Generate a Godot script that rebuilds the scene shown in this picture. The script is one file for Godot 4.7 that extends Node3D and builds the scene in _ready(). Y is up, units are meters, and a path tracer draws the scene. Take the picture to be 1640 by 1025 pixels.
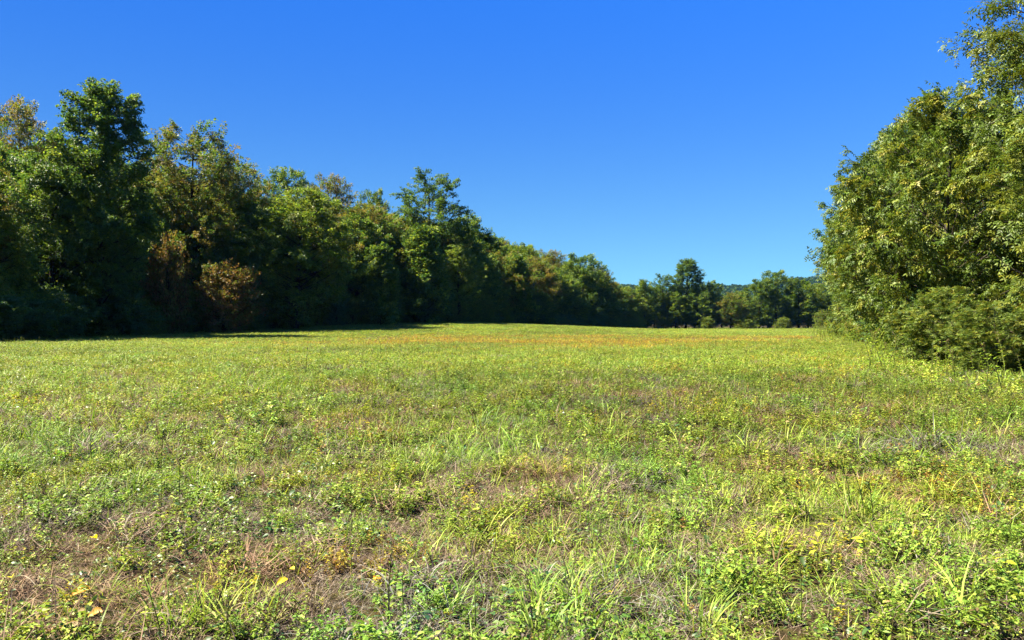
extends Node3D

# ------------------------------------------------------------------ helpers
class Geo:
	var P := PackedVector3Array()
	var N := PackedVector3Array()
	var C := PackedColorArray()
	var I := PackedInt32Array()
	func tris() -> int:
		return I.size() / 3
	func put(o: Geo, t: Transform3D) -> void:
		var at := P.size()
		P.append_array(t * o.P)
		N.append_array(Transform3D(t.basis.orthonormalized(), Vector3.ZERO) * o.N)
		C.append_array(o.C)
		var k := o.I.duplicate()
		for i in k.size():
			k[i] += at
		I.append_array(k)
	func mesh() -> ArrayMesh:
		var a := []
		a.resize(Mesh.ARRAY_MAX)
		a[Mesh.ARRAY_VERTEX] = P
		a[Mesh.ARRAY_NORMAL] = N
		a[Mesh.ARRAY_COLOR] = C
		a[Mesh.ARRAY_INDEX] = I
		var m := ArrayMesh.new()
		m.add_surface_from_arrays(Mesh.PRIMITIVE_TRIANGLES, a)
		return m

# Many copies of a few templates joined into one mesh: indices are laid down in one go, template by template.
class Bulk:
	var P := PackedVector3Array()
	var N := PackedVector3Array()
	var C := PackedColorArray()
	var I := PackedInt32Array()
	func put(o: Geo, t: Transform3D) -> void:
		var at := P.size()
		P.append_array(t * o.P)
		N.append_array(Transform3D(t.basis.orthonormalized(), Vector3.ZERO) * o.N)
		C.append_array(o.C)
		for i in o.I:
			I.push_back(i + at)
	func mesh() -> ArrayMesh:
		var g := Geo.new()
		g.P = P; g.N = N; g.C = C; g.I = I
		return g.mesh()

var rng := RandomNumberGenerator.new()

func R(a: float, b: float) -> float:
	return rng.randf_range(a, b)

func ball() -> Vector3:
	while true:
		var v := Vector3(R(-1, 1), R(-1, 1), R(-1, 1))
		if v.length_squared() <= 1.0 and v.length_squared() > 0.0004:
			return v
	return Vector3.UP

func vary(c: Color, a: float) -> Color:
	var k := 1.0 + R(-a, a)
	return Color(c.r * k * (1 + R(-a, a) * 0.5), c.g * k, c.b * k * (1 + R(-a, a) * 0.6))

# a leaf of two halves folded along its midrib
func leaf(g: Geo, base: Vector3, dir: Vector3, up: Vector3, L: float, W: float, c: Color, fold := 0.18, droop := 0.12) -> void:
	var side := dir.cross(up).normalized()
	var u := side.cross(dir).normalized()
	var at := g.P.size()
	g.P.append_array([base, base + dir * L * 0.45 + side * W * 0.5 + u * W * fold, base + dir * L - u * L * droop, base + dir * L * 0.45 - side * W * 0.5 + u * W * fold])
	g.N.append_array([u, (u - side * fold * 2.0).normalized(), (u + dir * droop).normalized(), (u + side * fold * 2.0).normalized()])
	for i in 4:
		g.C.push_back(c)
	g.I.append_array([at, at + 2, at + 1, at, at + 3, at + 2])

# an oval leaf with a midrib, twelve points
func oval_leaf(g: Geo, base: Vector3, dir: Vector3, up: Vector3, L: float, W: float, c: Color, fold := 0.15, droop := 0.25) -> void:
	var side := dir.cross(up).normalized()
	var u := side.cross(dir).normalized()
	var at := g.P.size()
	var rows := [[0.0, 0.05], [0.22, 0.8], [0.52, 1.0], [0.82, 0.62], [1.0, 0.04]]
	for r in rows:
		var t: float = r[0]
		var w: float = r[1] * W * 0.5
		var mid: Vector3 = base + dir * L * t - u * L * droop * t * t
		var nn := (u + dir * droop * 2.0 * t).normalized()
		g.P.append_array([mid - side * w + u * w * fold * 2.0, mid, mid + side * w + u * w * fold * 2.0])
		g.N.append_array([(nn + side * fold * 2).normalized(), nn, (nn - side * fold * 2).normalized()])
		var cc := c if t < 0.9 else Color(c.r * 1.1, c.g * 1.05, c.b)
		g.C.append_array([c, Color(c.r * 1.25, c.g * 1.2, c.b * 1.2), cc])
	for k in 4:
		var a := at + k * 3
		g.I.append_array([a, a + 3, a + 4, a, a + 4, a + 1, a + 1, a + 4, a + 5, a + 1, a + 5, a + 2])

# a grass blade: ribbon that bends over
func blade(g: Geo, base: Vector3, az: float, lean: float, bend: float, L: float, W: float, c: Color, tip: Color, segs := 4) -> void:
	var out := Vector3(cos(az), 0, sin(az))
	var side := Vector3(-sin(az), 0, cos(az)).rotated(Vector3.UP, R(-0.6, 0.6))
	var at := g.P.size()
	var p := base
	var a := lean
	for k in segs + 1:
		var t := float(k) / segs
		var d := out * sin(a) + Vector3.UP * cos(a)
		var n := side.cross(d).normalized()
		var w := W * 0.5 * (1.0 - pow(t, 2.2)) * (0.75 + 0.5 * minf(t * 3.0, 1.0) * 0.5)
		var cc := c.lerp(tip, t)
		if k == segs:
			g.P.push_back(p); g.N.push_back(n); g.C.push_back(cc)
		else:
			g.P.append_array([p - side * w, p + side * w]); g.N.append_array([n, n]); g.C.append_array([cc, cc])
		p += d * L / segs
		a += bend / segs
	for k in segs - 1:
		var b := at + k * 2
		g.I.append_array([b, b + 3, b + 1, b, b + 2, b + 3])
	var e := at + (segs - 1) * 2
	g.I.append_array([e, e + 2, e + 1])

func tube(g: Geo, pts: Array, radii: Array, sides: int, c: Color) -> void:
	var at := g.P.size()
	var ref := Vector3(0.31, 0.2, 0.93)
	for k in pts.size():
		var d: Vector3 = (pts[mini(k + 1, pts.size() - 1)] - pts[maxi(k - 1, 0)]).normalized()
		var s := d.cross(ref)
		if s.length_squared() < 0.01:
			s = d.cross(Vector3(1, 0, 0))
		s = s.normalized()
		var u := s.cross(d)
		for j in sides:
			var a := TAU * j / sides
			var n := s * cos(a) + u * sin(a)
			g.P.push_back(pts[k] + n * radii[k]); g.N.push_back(n); g.C.push_back(c)
	for k in pts.size() - 1:
		for j in sides:
			var a := at + k * sides + j
			var b := at + k * sides + (j + 1) % sides
			g.I.append_array([a, b, b + sides, a, b + sides, a + sides])

# ------------------------------------------------------------------ the lie of the land (x to the right, d metres ahead of the camera)
const EYE := 1.6
const FOCAL := 1239.0
const HORIZON := 518.0
var EDGE := [Vector2(-60, -46), Vector2(20, -46), Vector2(60, -44.5), Vector2(72, -45), Vector2(85, -43), Vector2(95, -40), Vector2(107, -32), Vector2(118, -21), Vector2(128, -12.5), Vector2(140, -5.5), Vector2(165, 9), Vector2(205, 30), Vector2(225, 40), Vector2(400, 70)]
var RIGHT := [Vector2(-60, 13), Vector2(15, 13), Vector2(22, 13.2), Vector2(28, 15.0), Vector2(35, 19.0), Vector2(53, 27), Vector2(66, 29), Vector2(100, 41), Vector2(165, 69), Vector2(230, 95), Vector2(400, 160)]
var relief := FastNoiseLite.new()

func along(line: Array, d: float) -> float:
	for i in line.size() - 1:
		if d <= line[i + 1].x:
			return lerpf(line[i].y, line[i + 1].y, clampf((d - line[i].x) / (line[i + 1].x - line[i].x), 0, 1))
	return line[-1].y

func bump(x: float, d: float, cx: float, cd: float, rx: float, rd: float) -> float:
	return exp(-(x - cx) * (x - cx) / (rx * rx) - (d - cd) * (d - cd) / (rd * rd))

func ground(x: float, d: float) -> float:
	var h := 1.75 * bump(x, d, -16, 132, 36, 34)
	h += 0.05 * relief.get_noise_2d(x * 4.0, d * 4.0)
	if d < 260.0:
		var s := along(EDGE, d) - x - 3.0
		if s > 0.0:
			var fade := clampf((262.0 - d) / 50.0, 0, 1)
			h += fade * 30.0 * (1.0 - exp(-s * s / (s + 14.0) * 0.011)) + 0.5 * relief.get_noise_2d(x, d) * minf(s * 0.1, 1)
	return h

func spot(px: float, d: float) -> Vector3:
	var x := (px - 820.0) / FOCAL * d
	return Vector3(x, ground(x, d), -d)

func reach(py: float, d: float) -> float:
	return EYE + (HORIZON - py) / FOCAL * d

# ------------------------------------------------------------------ naming
var used := {}

func numbered(n: String) -> String:
	if not used.has(n):
		used[n] = 0
		return n
	used[n] += 1
	return "%s_%03d" % [n, used[n]]

func tag(o: Node3D, label: String, category := "", group := "", kind := "") -> void:
	o.set_meta("label", label)
	if category: o.set_meta("category", category)
	if group: o.set_meta("group", group)
	if kind: o.set_meta("kind", kind)

func part(called: String, m: Mesh, mat: Material, parent: Node3D, stuff := false) -> MeshInstance3D:
	var o := MeshInstance3D.new()
	o.name = called
	o.mesh = m
	o.material_override = mat
	if stuff: o.set_meta("kind", "stuff")
	parent.add_child(o, true)
	return o

# ------------------------------------------------------------------ materials
var bark: StandardMaterial3D
var leafage := {}

func foliage(tint: Color, through: float, rough := 0.5, spec := 0.5) -> StandardMaterial3D:
	var m := StandardMaterial3D.new()
	m.vertex_color_use_as_albedo = true
	m.albedo_color = tint.linear_to_srgb()
	m.roughness = rough
	m.metallic_specular = spec
	m.cull_mode = BaseMaterial3D.CULL_DISABLED
	m.backlight_enabled = true
	m.backlight = Color(through, through, through * 0.6).linear_to_srgb()
	return m

# ------------------------------------------------------------------ trees
func spray(n: int, size: float, L: float, W: float, pal: Array, hang := 0.3) -> Geo:
	var g := Geo.new()
	for i in n:
		var u := pow(rng.randf(), 0.7)
		var p := Vector3(u * size, R(-0.16, 0.16) * size, R(-0.42, 0.42) * size * (0.4 + u * 0.6))
		var dir := Vector3(R(-0.1, 1.0), R(-0.9, 0.5) * 0.6 - hang * 0.5, R(-1, 1)).normalized()
		var up := (Vector3(0, 1, 0) + ball() * 0.75).normalized()
		var k := R(0.75, 1.25)
		leaf(g, p, dir, up, L * k, W * k, vary(pal[rng.randi() % pal.size()], 0.22))
	return g

# long leaves of many leaflets hanging round a twig's end
func pinnate_spray(leaves: int, pairs: int, long: float, L: float, W: float, pal: Array) -> Geo:
	var g := Geo.new()
	for i in leaves:
		var az := R(-1.9, 1.9)
		var dir := Vector3(cos(az), R(-0.7, 0.7), sin(az)).normalized()
		var p := Vector3(R(0, 0.28), R(-0.05, 0.05), R(-0.06, 0.06))
		var c := vary(pal[rng.randi() % pal.size()], 0.2)
		var step := long * R(0.8, 1.15) / pairs
		var fall := R(0.05, 0.14)
		for k in pairs:
			dir = (dir + Vector3.DOWN * fall + ball() * 0.16).normalized()
			p += dir * step
			var side := dir.cross(Vector3.UP).normalized()
			var up := (side.cross(dir) + ball() * 0.7).normalized()
			var z := 0.65 + 0.35 * sin(PI * (k + 0.6) / pairs)
			for s in [-1.0, 1.0]:
				leaf(g, p, (side * s + dir * R(0.1, 0.7) + Vector3.DOWN * R(-0.2, 0.7)).normalized(), up, L * z * R(0.85, 1.15), W * z, vary(c, 0.1), 0.15, 0.15)
		leaf(g, p, (dir + Vector3.DOWN * 0.2).normalized(), Vector3.UP, L, W, c)
	return g

func profile(kind: String, t: float) -> float:
	match kind:
		"cone": return pow(1.0 - t, 0.75) * minf(1.0, 0.55 + t * 3.0)
		"oval": return pow(sin(PI * clampf(0.1 + t * 0.87, 0, 1)), 0.7)
		"tall": return minf(1.0, 0.62 + t * 1.3) * pow(1.0 - pow(t, 5.0), 0.6)
		"spread": return pow(clampf(sin(PI * (0.12 + 0.85 * pow(t, 1.25))), 0, 1), 0.55)
		"shrub": return sqrt(maxf(0.0, 1.0 - t * t * 0.97))
	return sqrt(maxf(0.02, 1.0 - pow(2.0 * t - 1.0, 2.0) * 0.95))

func tree_meshes(q: Dictionary) -> Array:
	rng.seed = q.seed
	var H: float = q.h
	var wood := Geo.new()
	var tops := []
	var stems: int = q.get("stems", 1)
	var axis := []                      # each stem a polyline
	for s in stems:
		var pts := []
		var rad := []
		var r0: float = q.r0 / sqrt(stems)
		var p := Vector3.ZERO
		var tilt := Vector3(R(-1, 1), 0, R(-1, 1)) * (0.03 if stems == 1 else 0.34)
		if stems > 1:
			p = Vector3(R(-0.2, 0.2), 0, R(-0.2, 0.2))
		for k in 11:
			var t := k / 10.0
			pts.push_back(p)
			rad.push_back(maxf(0.012, r0 * (1.0 - t * 0.93) * (1.25 if k == 0 else 1.0)))
			p += (Vector3.UP + tilt * (0.5 + t) + Vector3(R(-1, 1), 0, R(-1, 1)) * 0.05).normalized() * H * 0.094
		tube(wood, pts, rad, 8, q.bark)
		axis.push_back(pts)
	var nl: int = q.nl
	var cb: float = q.cb
	for i in nl:
		var pts: Array = axis[i % stems]
		var t := pow((i + rng.randf()) / nl, q.get("up", 0.8))
		var y := H * (cb + (0.97 - cb) * t)
		var rad: float = q.R * profile(q.prof, t) * R(0.74, 1.1)
		var az := i * 2.39996 + R(-0.5, 0.5)
		var out := Vector3(cos(az), 0, sin(az))
		var y0 := clampf(y - rad * R(0.35, 0.8), H * minf(cb, 0.3) * 0.75, H * 0.9)
		var f := clampf(y0 / (H * 0.94), 0, 0.999) * 10.0
		var start: Vector3 = pts[int(f)].lerp(pts[int(f) + 1], f - int(f))
		var end := Vector3(start.x, 0, start.z) + out * rad + Vector3.UP * y
		var ctrl := start.lerp(end, 0.5) + Vector3.UP * R(-0.12, 0.1) * rad + ball() * rad * 0.15
		var lim := []
		var lr := []
		var thick: float = q.r0 * 0.34 * clampf(rad / q.R, 0.2, 1.0) * (1.0 - t * 0.5)
		for k in 6:
			var u := k / 5.0
			lim.push_back(start.lerp(ctrl, u).lerp(ctrl.lerp(end, u), u) + ball() * rad * 0.03 * u)
			lr.push_back(maxf(0.008, thick * (1.0 - u * 0.88)))
		tube(wood, lim, lr, 5, q.bark)
		var hue := rng.randi()
		tops.push_back([lim[3], lim[5], 1.0, hue])
		var subs := 3 + int(rad * 0.8)
		for j in subs:
			var u := R(0.25, 1.0) * 4.99
			var b: Vector3 = lim[int(u)].lerp(lim[int(u) + 1], u - int(u))
			var sd: Vector3 = (out * R(0.0, 0.9) + ball() * 0.95 + Vector3.UP * q.get("lift", 0.25)).normalized()
			var len: float = maxf(0.5, rad * R(0.24, 0.46))
			var e: Vector3 = b + sd * len
			tube(wood, [b, b.lerp(e, 0.5) + ball() * len * 0.08, e], [thick * 0.3 + 0.006, thick * 0.18 + 0.004, 0.004], 3, q.bark)
			tops.push_back([b.lerp(e, 0.25), e, 1.0, hue])
	for s in stems:
		tops.push_back([axis[s][8], axis[s][10], 0.6, 0])
	for k in q.get("bare", 0):          # bare twigs that stand out of the crown
		var a: Array = tops[rng.randi() % tops.size()]
		if a[1].y < H * 0.72:
			continue
		var e: Vector3 = a[1] + (Vector3.UP * R(0.8, 1.4) + ball() * 0.7) * H * 0.07
		tube(wood, [a[1], a[1].lerp(e, 0.5) + ball() * 0.1, e], [0.04, 0.03, 0.012], 3, q.bark)
	var sum := []
	var total := 0.0
	for a in tops:
		total += maxf(a[0].distance_to(a[1]), 1.3) * a[2] + 0.3
		sum.push_back(total)
	var crown := Bulk.new()
	var sp: Array = q.sprays
	for k in int(q.ns):
		var a: Array = tops[sum.bsearch(rng.randf() * total)]
		var dir: Vector3 = (a[1] - a[0]).normalized()
		var pos: Vector3 = a[0].lerp(a[1], pow(rng.randf(), 0.6)) + ball() * q.sr
		if pos.y < 0.15:
			continue
		var out := Vector3(pos.x, 0, pos.z).normalized()
		var x: Vector3 = (dir + out * 0.5 + ball() * 0.7 + Vector3.UP * q.get("aim", 0.05)).normalized()
		var z: Vector3 = x.cross((Vector3.UP + ball() * q.get("wild", 0.35)).normalized()).normalized()
		var b := Basis(x, z.cross(x), z).scaled(Vector3.ONE * R(0.75, 1.25))
		var which: int = (a[3] + (rng.randi() % 3)) if rng.randf() < 0.75 else rng.randi()
		crown.put(sp[posmod(which, sp.size())], Transform3D(b, pos - x * 0.25))
	return [wood.mesh(), crown.mesh()]

func palette_sprays(count: int, n: int, size: float, L: float, W: float, pals: Array) -> Array:
	var out := []
	for i in count:
		out.push_back(spray(n, size, L, W, pals[i % pals.size()]))
	return out

var ridge := PackedVector3Array()
var protos := {}                        # name -> [height, radius, trunk mesh, crown mesh]

func proto(n: String, q: Dictionary) -> void:
	var m := tree_meshes(q)
	protos[n] = [q.h, q.R, m[0], m[1]]

func tree(called: String, n: String, at: Vector3, height: float, width: float, yaw: float, mat: String, label: String, category := "tree", group := "") -> Node3D:
	var pr: Array = protos[n]
	var o := Node3D.new()
	o.name = numbered(called)
	add_child(o)
	var k: float = height / pr[0]
	var w: float = width / pr[1]
	o.transform = Transform3D(Basis(Vector3.UP, yaw) * Basis.from_scale(Vector3(w, k, w)), at - Vector3(0, 0.06, 0))
	tag(o, label, category, group)
	part("trunk" if category == "tree" else "stem", pr[2], bark, o)
	part("crown" if category == "tree" else "foliage", pr[3], leafage[mat], o, true)
	return o

# ------------------------------------------------------------------ meadow plants (each a small clump, repeated over the field)
const GRASS := [Color(0.15, 0.22, 0.035), Color(0.2, 0.27, 0.045), Color(0.11, 0.18, 0.03), Color(0.25, 0.28, 0.075)]
const FORB := [Color(0.2, 0.25, 0.045), Color(0.15, 0.21, 0.035), Color(0.26, 0.28, 0.06), Color(0.11, 0.16, 0.03)]
const BROAD := [Color(0.042, 0.088, 0.022), Color(0.06, 0.115, 0.026), Color(0.036, 0.075, 0.026), Color(0.11, 0.17, 0.03)]
const DRY := [Color(0.15, 0.105, 0.068), Color(0.21, 0.15, 0.095), Color(0.09, 0.058, 0.038), Color(0.27, 0.21, 0.13)]
const RUSSET := [Color(0.22, 0.12, 0.035), Color(0.17, 0.09, 0.035), Color(0.26, 0.19, 0.045), Color(0.17, 0.15, 0.04)]
const YELLOW := [Color(0.36, 0.28, 0.03), Color(0.3, 0.27, 0.035), Color(0.26, 0.26, 0.05)]

func pick(a: Array, v := 0.2) -> Color:
	return vary(a[rng.randi() % a.size()], v)

func grass_clump(n: int, r: float, lo: float, hi: float, W: float, segs: int, pal := GRASS) -> Geo:
	var g := Geo.new()
	for i in n:
		var a := R(0, TAU)
		var q := sqrt(rng.randf()) * r
		var c := pick(pal)
		if rng.randf() < 0.1:
			c = pick(DRY)
		blade(g, Vector3(cos(a) * q, -0.01, sin(a) * q), a + R(-1.2, 1.2), R(0.1, 0.9), R(0.6, 2.0), R(lo, hi), W * R(0.7, 1.25), Color(c.r * 0.95, c.g * 0.9, c.b), Color(c.r * 1.15, c.g * 1.05, c.b), segs)
	return g

func broad_clump(n: int, r: float, L: float, fine: bool) -> Geo:
	var g := Geo.new()
	for i in n:
		var a := R(0, TAU)
		var q := sqrt(rng.randf()) * r
		var p := Vector3(cos(a) * q, R(0.02, 0.11), sin(a) * q)
		var az := R(0, TAU)
		var dir := Vector3(cos(az), R(-0.35, 0.35), sin(az)).normalized()
		var up := (Vector3.UP + ball() * 0.8).normalized()
		var k := L * R(0.65, 1.25)
		var c := pick(BROAD) if rng.randf() > 0.008 else pick(YELLOW)
		if fine:
			oval_leaf(g, p, dir, up, k, k * R(0.5, 0.72), c)
		else:
			leaf(g, p, dir, up, k, k * 0.62, c)
	return g

func dry_clump(n: int, r: float, W: float, segs: int) -> Geo:
	var g := Geo.new()
	for i in n:
		var a := R(0, TAU)
		var q := sqrt(rng.randf()) * r
		var c := pick(DRY)
		blade(g, Vector3(cos(a) * q, R(0.0, 0.05), sin(a) * q), R(0, TAU), R(0.75, 1.5), R(-0.5, 1.6), R(0.07, 0.19), W * R(0.6, 1.2), c, c, segs)
	return g

func forb_clump(stems: int, r: float, lo: float, hi: float, L: float, W: float, per: float, pal: Array, stem: Color) -> Geo:
	var g := Geo.new()
	for s in stems:
		var a := R(0, TAU)
		var q := sqrt(rng.randf()) * r
		var h := R(lo, hi)
		var base := Vector3(cos(a) * q, 0, sin(a) * q)
		var lean := Vector3(R(-1, 1), 0, R(-1, 1)) * 0.3
		var top := base + (Vector3.UP + lean) * h
		blade(g, base, R(0, TAU), lean.length(), 0.1, h, 0.004, stem, stem, 2)
		var c0 := pick(pal)
		for i in int(h * per):
			var t := R(0.12, 1.0)
			var az := i * 2.4 + R(-0.4, 0.4)
			var dir := Vector3(cos(az), R(-0.2, 0.75), sin(az)).normalized()
			leaf(g, base.lerp(top, t) + Vector3(0, R(-0.01, 0.01), 0), dir, (Vector3.UP + ball() * 0.75).normalized(), L * R(0.6, 1.2) * (1.1 - t * 0.4), W * R(0.7, 1.2), vary(c0 if rng.randf() > 0.12 else pick(DRY), 0.22), 0.15, 0.2)
	return g

func stalk(h: float, heads: bool, pal: Array) -> Geo:
	var g := Geo.new()
	var lean := R(-0.18, 0.18)
	var pts := []
	var rad := []
	for k in 5:
		var t := k / 4.0
		pts.push_back(Vector3(lean * h * t * t, h * t, R(-0.01, 0.01)))
		rad.push_back(lerpf(0.0045, 0.0018, t))
	tube(g, pts, rad, 4, Color(0.07, 0.085, 0.025))
	for i in int(h * 34):
		var t := R(0.2, 0.98)
		var p: Vector3 = Vector3(lean * h * t * t, h * t, 0)
		var az := R(0, TAU)
		leaf(g, p, Vector3(cos(az), R(0.3, 1.5), sin(az)).normalized(), (Vector3.UP + ball() * 0.3).normalized(), R(0.018, 0.045), R(0.004, 0.009), pick(pal), 0.15, 0.3)
	if heads:
		for i in 26:
			var t := R(0.72, 1.02)
			leaf(g, Vector3(lean * h * t * t, h * t, 0) + ball() * 0.014, (Vector3.UP + ball()).normalized(), ball().normalized(), 0.016, 0.008, Color(0.06, 0.05, 0.03))
	return g

var beds := {}                          # kind of plant -> [[mesh, transforms, tints], ...]

func bed(kind: String, meshes: Array) -> void:
	var a := []
	for g in meshes:
		a.push_back([g.mesh(), [], PackedColorArray()])
	beds[kind] = a

func sow(kind: String, x: float, d: float, size: float, tint: Color, tilt := 0.15, wide := 1.0) -> void:
	var a: Array = beds[kind]
	var v: Array = a[rng.randi() % a.size()]
	var up := Vector3(R(-tilt, tilt), 1, R(-tilt, tilt)).normalized()
	var yaw := R(0, TAU)
	var x_ := Vector3(cos(yaw), 0, sin(yaw)).cross(up).normalized()
	v[1].push_back(Transform3D(Basis(x_ * size * wide, up * size, x_.cross(up) * size * wide), Vector3(x, ground(x, d) - 0.005, -d)))
	v[2].push_back(tint)

func plant_bed(called: String, kinds: Array, mat: Material, label: String, category: String) -> void:
	var o := Node3D.new()
	o.name = called
	add_child(o)
	tag(o, label, category, "", "stuff")
	for kind in kinds:
		for v in beds[kind]:
			var n: int = v[1].size()
			if n == 0:
				continue
			var mm := MultiMesh.new()
			mm.transform_format = MultiMesh.TRANSFORM_3D
			mm.use_colors = true
			mm.mesh = v[0]
			mm.instance_count = n
			for i in n:
				mm.set_instance_transform(i, v[1][i])
				mm.set_instance_color(i, v[2][i])
			var mi := MultiMeshInstance3D.new()
			mi.name = called.trim_suffix("s") + "_clump"
			mi.multimesh = mm
			mi.material_override = mat
			mi.set_meta("kind", "stuff")
			o.add_child(mi, true)

# patches that the photograph shows: x, d, radius across, radius along, strength
const DRY_SPOTS := [[2.9, 15.2, 0.9, 2.2, 1.3], [-4.9, 26.5, 1.6, 1.3, 1.0], [-3.0, 6.0, 0.9, 0.8, 1.0], [0.05, 6.9, 0.8, 1.0, 1.0], [-0.7, 4.7, 0.9, 0.7, 0.9], [-2.9, 4.5, 1.0, 0.6, 0.8], [-1.6, 5.4, 0.8, 0.7, 0.7], [-8.0, 12.8, 1.2, 1.0, 0.9], [-1.1, 7.7, 0.6, 0.8, 0.7], [-10.5, 42.0, 7.0, 4.0, 0.5], [6.0, 52.0, 9.0, 3.0, 0.5], [-26, 60, 7, 3, 0.6], [3.4, 18.5, 2.0, 2.5, 0.5], [28, 75, 17, 3, 1.4], [-9, 74, 10, 4, 0.9]]
const RUSSET_SPOTS := [[5.2, 16.0, 3.8, 3.0, 0.2], [4.5, 7.4, 0.9, 0.8, 0.5], [-8.6, 11.3, 0.9, 0.7, 0.5], [7.5, 20.0, 4.0, 3.0, 0.15], [-3.0, 10.5, 1.5, 1.0, 0.2], [2.0, 69.0, 14.0, 13.0, 2.0], [22.0, 80.0, 18.0, 7.0, 0.7], [-1.0, 5.1, 0.35, 0.4, 0.7], [10.0, 24.0, 4.0, 3.0, 0.15]]
const YELLOW_SPOTS := [[2.6, 69.0, 8.0, 3.0, 1.5], [3.5, 14.2, 1.0, 1.0, 0.3]]
const BROAD_SPOTS := [[-2.5, 7.3, 1.3, 1.6, 0.9], [-1.6, 6.2, 0.9, 0.7, 0.9], [0.75, 4.6, 0.9, 0.6, 1.0], [-0.35, 4.2, 0.6, 0.35, 1.1], [-2.4, 5.0, 0.8, 0.7, 0.7], [0.5, 5.6, 0.7, 0.6, 0.6], [5.6, 8.6, 1.0, 0.8, 0.7], [-4.0, 9.5, 1.5, 1.2, 0.6], [1.9, 11.0, 2.0, 2.0, 0.5]]
const GRASS_SPOTS := [[-1.85, 4.35, 0.55, 0.45, 1.5], [2.9, 7.0, 0.9, 0.9, 1.3], [1.2, 5.6, 1.3, 1.1, 0.5], [2.0, 4.7, 1.2, 0.8, 0.5], [-0.6, 10.5, 1.6, 2.4, 1.2], [-0.5, 5.6, 0.35, 0.35, 0.9], [-4.0, 8.0, 1.0, 0.9, 0.7], [6.0, 30.0, 4.0, 5.0, 0.9], [-17, 27, 5, 6, 0.7]]

func patchy(a: Array, x: float, d: float) -> float:
	var v := 0.0
	for s in a:
		var u: float = (x - s[0]) / s[2]
		var w: float = (d - s[1]) / s[3]
		var q := u * u + w * w
		if q < 5.0:
			v += s[4] * exp(-q)
	return v

func weed(called: String, px: float, base: float, label: String, category := "weed", group := "") -> Node3D:
	var d := EYE * FOCAL / (base - HORIZON)
	var o := Node3D.new()
	o.name = numbered(called)
	add_child(o)
	o.position = spot(px, d) - Vector3(0, 0.01, 0)
	tag(o, label, category, group)
	return o

func tall_of(base: float, top: float) -> float:
	return EYE * (base - top) / (base - HORIZON)

func bent_stem(h: float, lean: float, r: float, c: Color) -> Geo:
	var g := Geo.new()
	var pts := []
	var rad := []
	for k in 6:
		var t := k / 5.0
		pts.push_back(Vector3(lean * h * t * t + R(-0.004, 0.004), h * t, R(-0.006, 0.006)))
		rad.push_back(lerpf(r, r * 0.35, t))
	tube(g, pts, rad, 5, c)
	return g

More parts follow.
